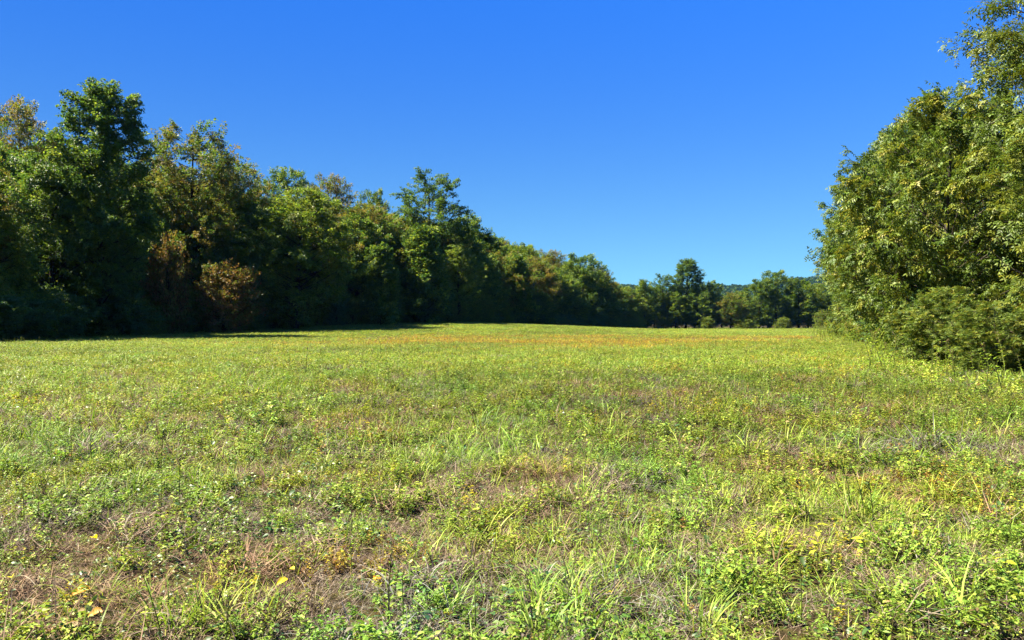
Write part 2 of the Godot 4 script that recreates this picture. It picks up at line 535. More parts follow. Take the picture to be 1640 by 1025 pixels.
func single_weeds() -> void:
	rng.seed = 91
	for a in [
		[288, 812, 735, 0.02, "darkest straight stalk, standing alone left of a pale bent blade"],
		[259, 752, 690, 0.05, "dark thin stalk up and left of the darkest straight stalk"],
		[147, 742, 680, -0.06, "dark stalk nearest the left border in the middle of the meadow"],
		[1276, 826, 768, -0.35, "black-headed stalk leaning left in the dark weed clump"],
		[1292, 836, 772, -0.22, "second black-headed stalk of the dark weed clump"],
		[1345, 812, 738, -0.2, "tall dark green stalk at the back of the dark weed clump"],
		[1362, 826, 742, -0.16, "tallest dark green stalk of the dark weed clump"],
		[1384, 836, 745, -0.24, "dark green stalk at the right side of the dark weed clump"],
		[1398, 846, 772, -0.1, "short dark green stalk outermost in the dark weed clump"],
		[622, 1012, 892, 0.03, "thin grey-brown stem rising from dead grass in the nearest strip"],
		[1318, 786, 742, -0.1, "slim dark stalk far behind the yellow-leaved weed"],
		[490, 607, 556, 0.05, "tall dark stalk far out in the field, left of centre"],
		[610, 583, 550, 0.0, "small lone stalk far out below the olive tree"],
		[868, 690, 640, 0.1, "thin dark stalk in the centre of the field"]]:
		var o := weed("weed_stalk", a[0], a[1], a[4])
		var h := tall_of(a[1], a[2])
		part("stem", bent_stem(h, a[3], 0.006 * (1.0 if a[1] > 650 else 2.0), Color(0.05, 0.06, 0.02)).mesh(), bark, o)
		for i in 7 + int(h * 12):
			var g := Geo.new()
			var t := R(0.15, 0.95)
			var az := R(0, TAU)
			leaf(g, Vector3.ZERO, Vector3(cos(az), R(0.5, 1.8), sin(az)).normalized(), (Vector3.UP + ball() * 0.3).normalized(), R(0.035, 0.08), R(0.007, 0.015), pick([FORB[3], GRASS[2]]), 0.15, 0.3)
			part("leaf", g.mesh(), leafage.wood, o).position = Vector3(a[3] * h * t * t, h * t, 0)
		var head := Geo.new()
		for i in 30:
			leaf(head, Vector3(a[3] * h, h, 0) + Vector3(R(-0.012, 0.012), R(-0.07, 0.02), R(-0.012, 0.012)), (Vector3.UP + ball()).normalized(), ball().normalized(), 0.018, 0.009, Color(0.035, 0.03, 0.018))
		part("seed_head", head.mesh(), leafage.dry, o, true)
	for a in [
		[1308, 918, 832, 9, 0.085, "bright yellow-leaved weed in front of the dark weed clump"],
		[1382, 905, 850, 6, 0.07, "smaller yellow-leaved weed right of the bright yellow-leaved one"],
		[1608, 930, 888, 5, 0.085, "weed with two broad bright leaves at the right border"],
		[668, 566, 546, 8, 0.2, "bright green leafy weed far out below the tall gappy tree"],
		[205, 712, 682, 6, 0.07, "pale green leafy weed left of centre in the meadow"]]:
		var o := weed("leafy_weed", a[0], a[1], a[5])
		var h := tall_of(a[1], a[2])
		part("stem", bent_stem(h, R(-0.1, 0.1), 0.004 * (1.0 if a[1] > 650 else 3.0), Color(0.12, 0.1, 0.035)).mesh(), bark, o)
		for i in int(a[3]):
			var g := Geo.new()
			var t: float = 0.35 + 0.62 * i / a[3]
			var az: float = i * 2.4 + R(-0.4, 0.4)
			var c := vary(Color(0.3, 0.32, 0.035), 0.2) if a[1] > 800 else vary(Color(0.2, 0.3, 0.04), 0.2)
			oval_leaf(g, Vector3.ZERO, Vector3(cos(az), R(0.0, 0.6), sin(az)).normalized(), (Vector3.UP + ball() * 0.4).normalized(), a[4] * R(0.75, 1.15), a[4] * 0.42, c)
			part("leaf", g.mesh(), leafage.meadow, o).position = Vector3(0, h * t, 0)
	for a in [
		[282, 1000, 0.3, 46, "big bright yellow-green grass tuft at the bottom left"],
		[1012, 872, 0.26, 40, "yellow-green grass tuft at the bottom, right of centre"],
		[1365, 832, 0.36, 44, "dark green tall tuft at the foot of the dark weed clump"],
		[930, 990, 0.24, 34, "low light green tuft at the bottom edge right of centre"],
		[430, 772, 0.3, 9, "few long leaning blades in the meadow left of centre"],
		[312, 780, 0.32, 8, "few long blades beside the darkest straight stalk, one bent over"],
		[742, 742, 0.34, 36, "long grass tuft in the middle of the meadow"],
		[1120, 1005, 0.25, 40, "bright tuft low in the right half of the nearest strip"],
		[210, 792, 0.28, 22, "fine green tuft left of the darkest straight stalk"]]:
		var o := weed("grass_tuft", a[0], a[1], a[4], "grass tuft")
		for k in 2:
			var g := Geo.new()
			for i in int(a[3]) / 2 + 1:
				var az := R(0, TAU)
				var q := sqrt(rng.randf()) * 0.004 * float(a[3])
				var c := pick([GRASS[1], GRASS[0], GRASS[3]] if k == 0 else [GRASS[2], GRASS[0]])
				blade(g, Vector3(cos(az) * q, 0, sin(az) * q), az + R(-0.7, 0.7), R(0.05, 0.5), R(0.4, 1.7), a[2] * R(0.6, 1.3), R(0.006, 0.011), c, vary(c, 0.1), 6)
			part("blades" if k == 0 else "inner_blades", g.mesh(), leafage.meadow, o, true)
	for a in [
		[461, 946, 0.075, Color(0.5, 0.4, 0.02), "yellow fallen leaf near the bottom, left of centre"],
		[472, 930, 0.055, Color(0.48, 0.36, 0.03), "small yellow fallen leaf just behind the larger yellow one"],
		[146, 966, 0.1, Color(0.42, 0.2, 0.02), "orange curled fallen leaf at the bottom left"],
		[166, 1003, 0.09, Color(0.3, 0.16, 0.03), "brown-orange fallen leaf lowest at the bottom left"],
		[20, 950, 0.075, Color(0.5, 0.42, 0.02), "yellow fallen leaf at the left border"],
		[148, 880, 0.08, Color(0.5, 0.42, 0.02), "bright yellow fallen leaf in the broad-leaved patch on the left"],
		[600, 952, 0.085, Color(0.5, 0.26, 0.02), "orange fallen leaf right of the two yellow ones"],
		[637, 980, 0.08, Color(0.4, 0.38, 0.13), "pale folded fallen leaf beside the thin grey-brown stem"],
		[657, 924, 0.075, Color(0.45, 0.36, 0.22), "beige fallen leaf lying in green broad leaves near the bottom"],
		[1502, 882, 0.07, Color(0.45, 0.3, 0.03), "ochre fallen leaf in the right part of the meadow"]]:
		var o := weed("fallen_leaf", a[0], a[1], a[4], "leaf", "fallen leaves in the near grass")
		o.position.y += 0.1
		var g := Geo.new()
		var az := R(0, TAU)
		oval_leaf(g, Vector3.ZERO, Vector3(cos(az), R(-0.1, 0.3), sin(az)).normalized(), (Vector3.UP + Vector3(0, 0, 0.7) + ball() * 0.3).normalized(), a[2], a[2] * 0.6, a[3], 0.3, 0.35)
		part("leaf_blade", g.mesh(), leafage.meadow, o)

func meadow() -> void:
	rng.seed = 71
	var n1 := FastNoiseLite.new(); n1.seed = 5; n1.frequency = 0.3; n1.fractal_octaves = 4
	var n2 := FastNoiseLite.new(); n2.seed = 9; n2.frequency = 0.35; n2.fractal_octaves = 4
	var n3 := FastNoiseLite.new(); n3.seed = 14; n3.frequency = 0.3; n3.fractal_octaves = 4
	var n4 := FastNoiseLite.new(); n4.seed = 21; n4.frequency = 0.05; n4.fractal_octaves = 3
	var n5 := FastNoiseLite.new(); n5.seed = 40; n5.frequency = 1.3; n5.fractal_octaves = 2
	var fine := []
	for i in 6: fine.push_back(grass_clump(13, 0.05, 0.08, 0.22, 0.0065, 4))
	bed("grass", fine)
	fine = []
	for i in 4: fine.push_back(grass_clump(20, 0.09, 0.12, 0.3, 0.0075, 5, [GRASS[1], GRASS[3], GRASS[1], GRASS[0]]))
	bed("tall_grass", fine)
	fine = []
	for i in 6: fine.push_back(broad_clump(11 - i, 0.08, 0.024 + 0.0045 * i, true))
	bed("broad", fine)
	fine = []
	for i in 5: fine.push_back(dry_clump(40, 0.11, 0.0045, 4))
	bed("dry", fine)
	fine = []
	for i in 5: fine.push_back(forb_clump(6, 0.075, 0.04, 0.15, 0.03, 0.012, 150, FORB, Color(0.12, 0.12, 0.03)))
	bed("forb", fine)
	fine = []
	for i in 4: fine.push_back(forb_clump(6, 0.08, 0.05, 0.14, 0.028, 0.013, 140, RUSSET + [YELLOW[0]], Color(0.16, 0.07, 0.03)))
	bed("russet", fine)
	fine = []
	for i in 3: fine.push_back(forb_clump(4, 0.08, 0.07, 0.17, 0.03, 0.014, 110, YELLOW + [FORB[0]], Color(0.16, 0.14, 0.03)))
	bed("yellow", fine)
	fine = []
	for i in 6: fine.push_back(stalk(R(0.35, 0.62), i % 2 == 0, [FORB[1], FORB[3], GRASS[2]]))
	bed("stalk", fine)
	# the same plants as they grow together over a wider piece of ground
	var wide := []
	for i in 5: wide.push_back(grass_clump(34, 0.28, 0.1, 0.27, 0.013, 3))
	bed("grass_wide", wide)
	wide = []
	for i in 5: wide.push_back(forb_clump(14, 0.3, 0.06, 0.2, 0.06, 0.028, 75, FORB, Color(0.12, 0.12, 0.03)))
	bed("forb_wide", wide)
	wide = []
	for i in 4: wide.push_back(broad_clump(34, 0.28, 0.06, false))
	bed("broad_wide", wide)
	wide = []
	for i in 4: wide.push_back(dry_clump(60, 0.3, 0.012, 3))
	bed("dry_wide", wide)
	wide = []
	for i in 4: wide.push_back(forb_clump(11, 0.28, 0.09, 0.22, 0.055, 0.024, 66, RUSSET + [YELLOW[0]], Color(0.16, 0.07, 0.03)))
	bed("russet_wide", wide)
	wide = []
	for i in 3: wide.push_back(forb_clump(11, 0.28, 0.09, 0.22, 0.055, 0.026, 66, YELLOW + [FORB[0]], Color(0.16, 0.14, 0.03)))
	bed("yellow_wide", wide)
	for ring in [[2.4, 9.0, 0.078, 0.0], [9.0, 24.0, 0.14, 0.0], [24.0, 62.0, 0.3, 1.0], [62.0, 264.0, 0.64, 2.0]]:
		var d0: float = ring[0]
		var d1: float = ring[1]
		var c: float = ring[2]
		var lod: int = int(ring[3])
		var d := d0
		while d < d1:
			var half := 0.7 * d + 2.2
			var lo := maxf(-half, along(EDGE, d) - 5.0)
			var hi := minf(half, along(RIGHT, d) + 5.0)
			var x := lo
			while x < hi:
				var px := x + R(-0.6, 0.6) * c
				var pd := d + R(-0.6, 0.6) * c
				x += c
				var v1 := n1.get_noise_2d(px, pd)
				var v2 := n2.get_noise_2d(px, pd)
				var v3 := n3.get_noise_2d(px, pd)
				var v4 := n4.get_noise_2d(px, pd)
				var mound := clampf(0.92 + n5.get_noise_2d(px, pd) * 1.3, 0.55, 1.45)
				var near := clampf((11.0 - pd) / 6.0, 0, 1)
				var left := clampf(0.5 - px / pd * 1.1, 0, 1)
				var w_dry := maxf(0.03, v1 * 1.2 + near * (0.02 + 0.12 * left)) + patchy(DRY_SPOTS, px, pd) * 0.7
				var w_broad := maxf(0.03, 0.1 + v2 * 1.2 + near * 0.34) + patchy(BROAD_SPOTS, px, pd) * 1.2
				var w_grass := maxf(0.05, 0.3 + v3 * 1.1) + patchy(GRASS_SPOTS, px, pd) * 0.9
				var w_forb := maxf(0.2, 0.85 - v3 * 0.9 - near * 0.2)
				var w_russet := maxf(0.0, v4 * 0.4 - v2 * 0.3 - 0.14) + patchy(RUSSET_SPOTS, px, pd) * 1.7 * clampf(0.8 + v4 * 1.6 + v1 * 0.8, 0.1, 1.6)
				var w_yellow := 0.012 + maxf(0.0, v1 * 0.3 - 0.1) + patchy(YELLOW_SPOTS, px, pd) * 2.0
				var dead := clampf(w_dry * 0.4, 0.0, 0.6)
				w_forb *= 1.0 - dead
				w_broad *= 1.0 - dead * 0.6
				w_grass *= 1.0 - dead * 0.8
				var rust := clampf(w_russet * 0.5, 0.0, 0.92)
				w_forb *= 1.0 - rust
				w_broad *= 1.0 - rust
				w_grass *= 1.0 - rust * 0.7
				var sum := w_dry + w_broad + w_grass + w_forb + w_russet + w_yellow
				var r := rng.randf() * sum
				var kind := "forb"
				if r < w_dry: kind = "dry"
				elif r < w_dry + w_broad: kind = "broad"
				elif r < w_dry + w_broad + w_grass: kind = "grass"
				elif r < w_dry + w_broad + w_grass + w_russet: kind = "russet"
				elif r < w_dry + w_broad + w_grass + w_russet + w_yellow: kind = "yellow"
				var k := R(0.72, 1.28) + v4 * 0.3
				var tint := Color(k * (1.0 + v2 * 0.3), k, k * (1.0 - v2 * 0.3))
				if lod == 0:
					if kind == "grass" and rng.randf() < clampf(patchy(GRASS_SPOTS, px, pd) * 0.3, 0.02, 0.4):
						sow("tall_grass", px, pd, R(0.7, 1.15) * lerpf(1.0, mound, 0.5), tint)
					else:
						if kind == "broad":
							mound = minf(mound, 0.95)
						sow(kind, px, pd, mound * R(0.65, 1.05) * (1.0 + pow(rng.randf(), 5.0) * 0.55) * (1.05 if d1 < 10.0 else 1.4), tint, 0.28)
					if rng.randf() < 0.16:
						sow("dry", px + R(-0.05, 0.05), pd + R(-0.05, 0.05), R(0.55, 0.8) * (1.0 if d1 < 10.0 else 1.4), tint, 0.15, 1.5)
					if rng.randf() < (0.004 if d1 < 10.0 else 0.012):
						sow("stalk", px, pd, R(0.6, 1.1), tint)
				elif lod == 1:
					sow(kind + "_wide", px, pd, R(0.75, 1.2) * lerpf(1.0, mound, 0.7), tint)
					if rng.randf() < 0.035:
						sow("stalk", px, pd, R(0.8, 1.3), tint, 0.15, 1.2)
				else:
					sow(kind + "_wide", px, pd, R(0.85, 1.25), tint, 0.1, 2.2)
			d += c
	var e := 12.0
	while e < 215.0:
		for side in 2:
			for k in 3:
				var x := (along(RIGHT, e) + R(-2.6, 1.0)) if side == 1 else (along(EDGE, e) + R(-0.8, 3.0))
				if side == 0 and e < 55.0:
					continue
				var kind: String = ["forb_wide", "grass_wide", "forb_wide", "dry_wide", "broad_wide"][rng.randi() % 5]
				var z := R(0.8, 1.3)
				sow(kind, x, e + R(-0.3, 0.3), R(1.0, 2.2), Color(z, z, z), 0.2, 1.0)
				if rng.randf() < 0.5:
					sow("stalk", x, e, R(1.4, 2.6), Color(z, z, z), 0.25, 1.5)
		e += 0.32 + e * 0.002

# ------------------------------------------------------------------ the scene
const SUN_AZIMUTH := -82.0
const SUN_HEIGHT := 50.0
const EXPOSURE := 5.2

func sun_direction() -> Vector3:
	var a := deg_to_rad(SUN_AZIMUTH)
	var e := deg_to_rad(SUN_HEIGHT)
	return Vector3(sin(a) * cos(e), sin(e), -cos(a) * cos(e))

func sky_picture() -> ImageTexture:
	var im := Image.create(512, 256, false, Image.FORMAT_RGBF)
	var s := sun_direction()
	var low := Vector3(0.43, 1.05, 1.15)
	var mid := Vector3(0.016, 0.198, 0.97)
	var high := Vector3(0.016, 0.115, 0.55)
	for y in 256:
		var el := PI * 0.5 - (y + 0.5) / 256.0 * PI
		var deg := rad_to_deg(maxf(el, 0.0))
		for x in 512:
			var az := ((x + 0.5) / 512.0 - 0.5) * TAU
			var dir := Vector3(sin(az) * cos(el), sin(el), -cos(az) * cos(el))
			var c := mid.lerp(low, exp(-deg / 7.6))
			c = c.lerp(high, smoothstep(18.0, 90.0, deg))
			var g := (1.0 + dir.dot(s)) * 0.5
			c *= 0.86 + 0.5 * g * g * g
			c += Vector3(0.1, 0.11, 0.1) * pow(g, 14.0)
			c /= EXPOSURE
			im.set_pixel(x, y, Color(c.x, c.y, c.z))
	return ImageTexture.create_from_image(im)

func _ready() -> void:
	var cam := Camera3D.new()
	cam.name = "camera"
	cam.position = Vector3(0, EYE, 0)
	cam.rotation_degrees = Vector3(0.254, 0, 0)
	cam.fov = 44.94
	cam.near = 0.1
	cam.far = 6000.0
	add_child(cam)
	var env := Environment.new()
	env.background_mode = Environment.BG_SKY
	env.sky = Sky.new()
	var pan := PanoramaSkyMaterial.new()
	pan.panorama = sky_picture()
	env.sky.sky_material = pan
	env.tonemap_mode = Environment.TONE_MAPPER_LINEAR
	env.tonemap_exposure = EXPOSURE
	env.fog_enabled = true
	env.fog_density = 0.00003
	env.fog_light_color = Color(0.35, 0.62, 1.0)
	env.sdfgi_enabled = true
	env.ssao_enabled = true
	env.ssil_enabled = true
	var we := WorldEnvironment.new()
	we.name = "world"
	we.environment = env
	add_child(we)
	var sun := DirectionalLight3D.new()
	sun.name = "sun"
	sun.light_energy = 1.6
	sun.light_color = Color(1.0, 0.955, 0.87)
	sun.light_angular_distance = 0.5
	sun.shadow_enabled = true
	sun.basis = Basis.looking_at(-sun_direction(), Vector3.UP)
	add_child(sun)

	relief.seed = 3
	relief.frequency = 0.06
	relief.fractal_octaves = 3
	bark = StandardMaterial3D.new()
	bark.vertex_color_use_as_albedo = true
	bark.roughness = 0.95
	bark.metallic_specular = 0.1
	leafage = {
		"wood": foliage(Color(1.95, 1.9, 1.5), 1.0, 0.5, 0.3), "far": foliage(Color(1.2, 1.25, 1.2), 0.6, 0.8, 0.0),
		"walnut": foliage(Color(1.4, 1.38, 1.3), 0.65, 0.5, 0.35),
		"meadow": foliage(Color(1.05, 1.14, 0.8), 0.65, 0.5, 0.3), "dry": foliage(Color(0.86, 0.92, 1.02), 0.2, 0.8, 0.15), "glossy": foliage(Color(1.0, 1.05, 0.75), 0.45, 0.42, 0.4),
	}
	terrain()
	far_ridge()
	tree_kinds()
	ridge_wood()
	left_wood()
	far_line()
	right_wood()
	meadow()
	single_weeds()
	plant_bed("meadow_grass", ["grass", "tall_grass", "grass_wide"], leafage.meadow, "green and yellow-green meadow grass growing all over the field", "grass")
	plant_bed("meadow_herbs", ["forb", "forb_wide", "yellow", "yellow_wide"], leafage.meadow, "small-leaved yellow-green herbs growing between the meadow grass", "weeds")
	plant_bed("broad_leaves", ["broad", "broad_wide"], leafage.glossy, "low glossy blue-green broad leaves lying close to the ground of the field", "ground cover")
	plant_bed("dry_grass", ["dry", "dry_wide"], leafage.dry, "dead brown and straw-coloured grass in patches of the field", "grass")
	plant_bed("russet_herbs", ["russet", "russet_wide"], leafage.meadow, "orange-brown autumn herbs in patches and bands across the field", "weeds")
	plant_bed("upright_stalks", ["stalk"], leafage.wood, "thin dark upright weed stalks standing over the meadow", "weeds")

func terrain() -> void:
	var xs := [-4000.0, -2000, -1000, -600, -400, -300]
	var ds := [-3000.0, -1000, -300, -120]
	var v := -240.0
	while v <= 260: xs.push_back(v); v += 4.0
	xs.append_array([320.0, 420, 620, 1000, 2000, 4000])
	v = -60.0
	while v <= 300: ds.push_back(v); v += 3.0
	ds.append_array([340.0, 420, 600, 900, 1400, 2200, 4500])
	var g := Geo.new()
	for d in ds:
		for x in xs:
			g.P.push_back(Vector3(x, ground(x, d), -d))
			g.C.push_back(Color.WHITE)
			var e := 1.0
			g.N.push_back(Vector3(ground(x - e, d) - ground(x + e, d), 2 * e, ground(x, d + e) - ground(x, d - e)).normalized())
	var w := xs.size()
	for j in ds.size() - 1:
		for i in w - 1:
			var a := j * w + i
			g.I.append_array([a, a + w, a + w + 1, a, a + w + 1, a + 1])
	var m := StandardMaterial3D.new()
	m.roughness = 1.0
	m.metallic_specular = 0.1
	var n := FastNoiseLite.new()
	n.seed = 31
	n.frequency = 0.03
	n.fractal_octaves = 5
	var ramp := Gradient.new()
	ramp.offsets = PackedFloat32Array([0.0, 0.4, 0.55, 0.75, 1.0])
	ramp.colors = PackedColorArray([Color(0.12, 0.1, 0.07), Color(0.19, 0.165, 0.11), Color(0.22, 0.21, 0.11), Color(0.28, 0.245, 0.17), Color(0.34, 0.3, 0.21)])
	var t := NoiseTexture2D.new()
	t.width = 512; t.height = 512; t.seamless = true; t.noise = n; t.color_ramp = ramp
	m.albedo_texture = t
	m.uv1_triplanar = true
	m.uv1_world_triplanar = true
	m.uv1_scale = Vector3(0.37, 0.37, 0.37)
	var o := part("ground", g.mesh(), m, self)
	tag(o, "wide field floor of brown soil and thatch under the grass", "", "", "structure")

func far_ridge() -> void:
	var g := Geo.new()
	var n := FastNoiseLite.new()
	n.seed = 8
	n.frequency = 0.0035
	n.fractal_octaves = 4
	var cols := 150
	var rows := 16
	for j in rows:
		var t := float(j) / (rows - 1)
		for i in cols:
			var px := 300.0 + 1800.0 * i / (cols - 1)
			var d := 1150.0 + t * 1500.0
			var x := (px - 820.0) / FOCAL * d
			# crest line: a saddle between two humps
			var top := 73.0 + 22.0 * bump(px, 0, 1296, 0, 60, 1) + 5.0 * bump(px, 0, 990, 0, 45, 1) + 26.0 * bump(px, 0, 1700, 0, 220, 1)
			var y := top * sin(PI * t) + n.get_noise_2d(x, d) * 16.0 * sin(PI * t)
			g.P.push_back(Vector3(x, y - 3.0, -d))
			g.N.push_back(Vector3.UP)
			g.C.push_back(Color(0.012, 0.02, 0.01))
	for j in rows - 1:
		for i in cols - 1:
			var a := j * cols + i
			g.I.append_array([a, a + cols, a + cols + 1, a, a + cols + 1, a + 1])
	var st := SurfaceTool.new()
	st.create_from_arrays(g.mesh().surface_get_arrays(0))
	st.generate_normals()
	var m := StandardMaterial3D.new()
	m.vertex_color_use_as_albedo = true
	m.roughness = 1.0
	m.metallic_specular = 0.0
	var o := part("distant_hills", st.commit(), m, self)
	tag(o, "distant hills showing blue between the far trees", "", "", "structure")
	ridge = g.P

func tree_kinds() -> void:
	rng.seed = 11
	var green := [Color(0.04, 0.075, 0.016), Color(0.055, 0.092, 0.018), Color(0.032, 0.06, 0.016), Color(0.075, 0.105, 0.02)]
	var deep := [Color(0.03, 0.06, 0.016), Color(0.042, 0.075, 0.02), Color(0.025, 0.05, 0.014)]
	var lime := [Color(0.085, 0.12, 0.018), Color(0.065, 0.1, 0.016), Color(0.11, 0.135, 0.022)]
	var olive := [Color(0.075, 0.08, 0.018), Color(0.06, 0.074, 0.016), Color(0.09, 0.082, 0.02), Color(0.05, 0.068, 0.016)]
	var brown := [Color(0.082, 0.068, 0.02), Color(0.07, 0.062, 0.018), Color(0.1, 0.072, 0.022)]
	var red := [Color(0.09, 0.052, 0.02), Color(0.075, 0.055, 0.018), Color(0.06, 0.058, 0.016), Color(0.11, 0.06, 0.026)]
	var vine := [Color(0.04, 0.08, 0.035), Color(0.055, 0.095, 0.045), Color(0.035, 0.065, 0.03)]
	var walnut := [Color(0.085, 0.125, 0.022), Color(0.065, 0.1, 0.018), Color(0.11, 0.145, 0.026), Color(0.05, 0.082, 0.016)]
	var walnut_b := [Color(0.12, 0.145, 0.022), Color(0.15, 0.15, 0.02), Color(0.1, 0.13, 0.022)]
	var walnut_c := [Color(0.06, 0.1, 0.018), Color(0.05, 0.085, 0.016), Color(0.08, 0.115, 0.02)]
	var dark_bark := Color(0.022, 0.018, 0.014)
	var grey_bark := Color(0.06, 0.052, 0.042)
	var s_green := palette_sprays(8, 22, 1.0, 0.255, 0.170, [green, green, deep, lime])
	var s_deep := palette_sprays(6, 22, 1.0, 0.255, 0.178, [deep, green])
	var s_lime := palette_sprays(7, 22, 0.95, 0.238, 0.162, [lime, green, lime, olive])
	var s_olive := palette_sprays(7, 22, 1.0, 0.230, 0.145, [olive, green, olive, brown, green])
	var s_brown := palette_sprays(6, 22, 1.0, 0.230, 0.145, [brown, olive, green, olive])
	var s_red := palette_sprays(6, 15, 0.7, 0.19, 0.11, [red, red, olive])
	var s_vine := palette_sprays(5, 22, 0.7, 0.170, 0.136, [vine, vine, green])
	var s_shrub := palette_sprays(6, 15, 0.7, 0.18, 0.1, [green, lime, olive])
	proto("tulip", {"seed": 101, "h": 30.0, "R": 5.6, "r0": 0.42, "cb": 0.08, "nl": 104, "ns": 4300, "sr": 0.65, "prof": "tall", "sprays": s_deep + s_green.slice(0, 2), "bark": dark_bark, "lift": 0.35})
	proto("oak", {"seed": 102, "h": 24.0, "R": 7.4, "r0": 0.5, "cb": 0.3, "nl": 54, "ns": 2875, "sr": 0.78, "prof": "spread", "sprays": s_olive, "bark": dark_bark})
	proto("round", {"seed": 103, "h": 18.0, "R": 5.6, "r0": 0.34, "cb": 0.06, "nl": 61, "ns": 2375, "sr": 0.65, "prof": "oval", "sprays": s_green, "bark": dark_bark})
	proto("lobed", {"seed": 104, "h": 20.0, "R": 6.4, "r0": 0.36, "cb": 0.09, "nl": 39, "ns": 2250, "sr": 0.81, "prof": "spread", "sprays": s_green.slice(2) + s_deep.slice(0, 2), "bark": dark_bark})
	proto("gum", {"seed": 105, "h": 20.0, "R": 6.2, "r0": 0.3, "cb": 0.07, "nl": 79, "ns": 2625, "sr": 0.65, "prof": "oval", "sprays": s_lime, "bark": dark_bark, "lift": 0.35, "up": 0.85})
	proto("cone", {"seed": 106, "h": 12.0, "R": 3.3, "r0": 0.17, "cb": 0.04, "nl": 79, "ns": 1625, "sr": 0.45, "prof": "cone", "sprays": s_green, "bark": dark_bark})
	proto("olive", {"seed": 107, "h": 17.0, "R": 6.2, "r0": 0.32, "cb": 0.12, "nl": 57, "ns": 2375, "sr": 0.78, "prof": "round", "sprays": s_olive.slice(0, 4) + s_green.slice(0, 2), "bark": dark_bark})
	proto("gappy", {"seed": 108, "h": 26.0, "R": 6.0, "r0": 0.36, "cb": 0.2, "nl": 50, "ns": 1875, "sr": 0.72, "prof": "spread", "sprays": s_deep, "bark": dark_bark, "bare": 16, "lift": 0.5})
	proto("brown", {"seed": 109, "h": 18.0, "R": 5.8, "r0": 0.32, "cb": 0.2, "nl": 46, "ns": 1875, "sr": 0.78, "prof": "spread", "sprays": s_brown, "bark": dark_bark, "bare": 4})
	proto("shrub", {"seed": 110, "h": 4.0, "R": 2.6, "r0": 0.12, "cb": 0.02, "nl": 54, "ns": 875, "sr": 0.45, "prof": "shrub", "sprays": s_shrub, "bark": dark_bark, "stems": 4})
	proto("red_shrub", {"seed": 111, "h": 6.0, "R": 3.0, "r0": 0.14, "cb": 0.03, "nl": 61, "ns": 1125, "sr": 0.45, "prof": "round", "sprays": s_red, "bark": dark_bark, "stems": 3})
	proto("vine", {"seed": 112, "h": 6.0, "R": 2.6, "r0": 0.16, "cb": 0.02, "nl": 61, "ns": 1125, "sr": 0.39, "prof": "oval", "sprays": s_vine, "bark": dark_bark, "stems": 2})
	var s_ridge := palette_sprays(5, 12, 3.2, 2.0, 1.5, [deep, green])
	proto("ridge_tree", {"seed": 113, "h": 17.0, "R": 6.5, "r0": 0.3, "cb": 0.1, "nl": 20, "ns": 130, "sr": 1.2, "prof": "oval", "sprays": s_ridge, "bark": dark_bark})
	var w_near := []
	for p in [walnut, walnut_b, walnut, walnut_c, walnut_b]: w_near.push_back(pinnate_spray(7, 4, 0.42, 0.15, 0.058, p))
	var w_mid := []
	for p in [walnut, walnut, walnut_c, walnut_b]: w_mid.push_back(pinnate_spray(7, 4, 0.46, 0.18, 0.08, p))
	var w_far := []
	for p in [walnut_c, walnut, walnut_c]: w_far.push_back(pinnate_spray(7, 3, 0.46, 0.22, 0.11, p))
	proto("walnut_near", {"wild": 0.95, "seed": 121, "h": 17.0, "R": 5.6, "r0": 0.26, "cb": 0.1, "nl": 82, "ns": 2875, "sr": 0.45, "prof": "oval", "sprays": w_near, "bark": grey_bark, "bare": 6})
	proto("walnut_side", {"wild": 0.95, "seed": 122, "h": 12.5, "R": 5.4, "r0": 0.22, "cb": 0.06, "nl": 79, "ns": 2003, "sr": 0.52, "prof": "oval", "sprays": w_mid, "bark": grey_bark, "bare": 4})
	proto("walnut_far", {"wild": 0.95, "seed": 123, "h": 17.0, "R": 6.2, "r0": 0.3, "cb": 0.08, "nl": 82, "ns": 2152, "sr": 0.65, "prof": "oval", "sprays": w_far, "bark": grey_bark})

func stand(called: String, n: String, px: float, d: float, top: float, half: float, mat: String, label: String, category := "tree", group := "", yaw := -1.0) -> Node3D:
	var p := spot(px, d)
	return tree(called, n, p, reach(top, d) - p.y, half / FOCAL * d, R(0, TAU) if yaw < 0 else yaw, mat, label, category, group)

func ridge_wood() -> void:
	rng.seed = 29
	var mm := MultiMesh.new()
	mm.transform_format = MultiMesh.TRANSFORM_3D
	mm.mesh = protos["ridge_tree"][3]
	var cols := 150
	var spots: Array[Transform3D] = []
	for j in 8:
		for i in range(48, 125):
			var a := ridge[j * cols + i]
			var b := ridge[(j + 1) * cols + i + 1]
			for k in 9:
				var p := Vector3(lerpf(a.x, b.x, rng.randf()), 0, 0)
				var t := rng.randf()
				p.y = lerpf(a.y, ridge[(j + 1) * cols + i].y, t) - 3.0
				p.z = lerpf(a.z, b.z, t)
				var h := R(0.75, 1.25)
				spots.push_back(Transform3D(Basis(Vector3.UP, R(0, TAU)) * Basis.from_scale(Vector3(h * R(0.9, 1.3), h, h)), p))
	mm.instance_count = spots.size()
	for i in spots.size():
		mm.set_instance_transform(i, spots[i])
	var mi := MultiMeshInstance3D.new()
	mi.name = "distant_forest"
	mi.multimesh = mm
	mi.material_override = leafage.far
	add_child(mi)
	tag(mi, "far-off forest covering the distant hills", "forest", "", "stuff")

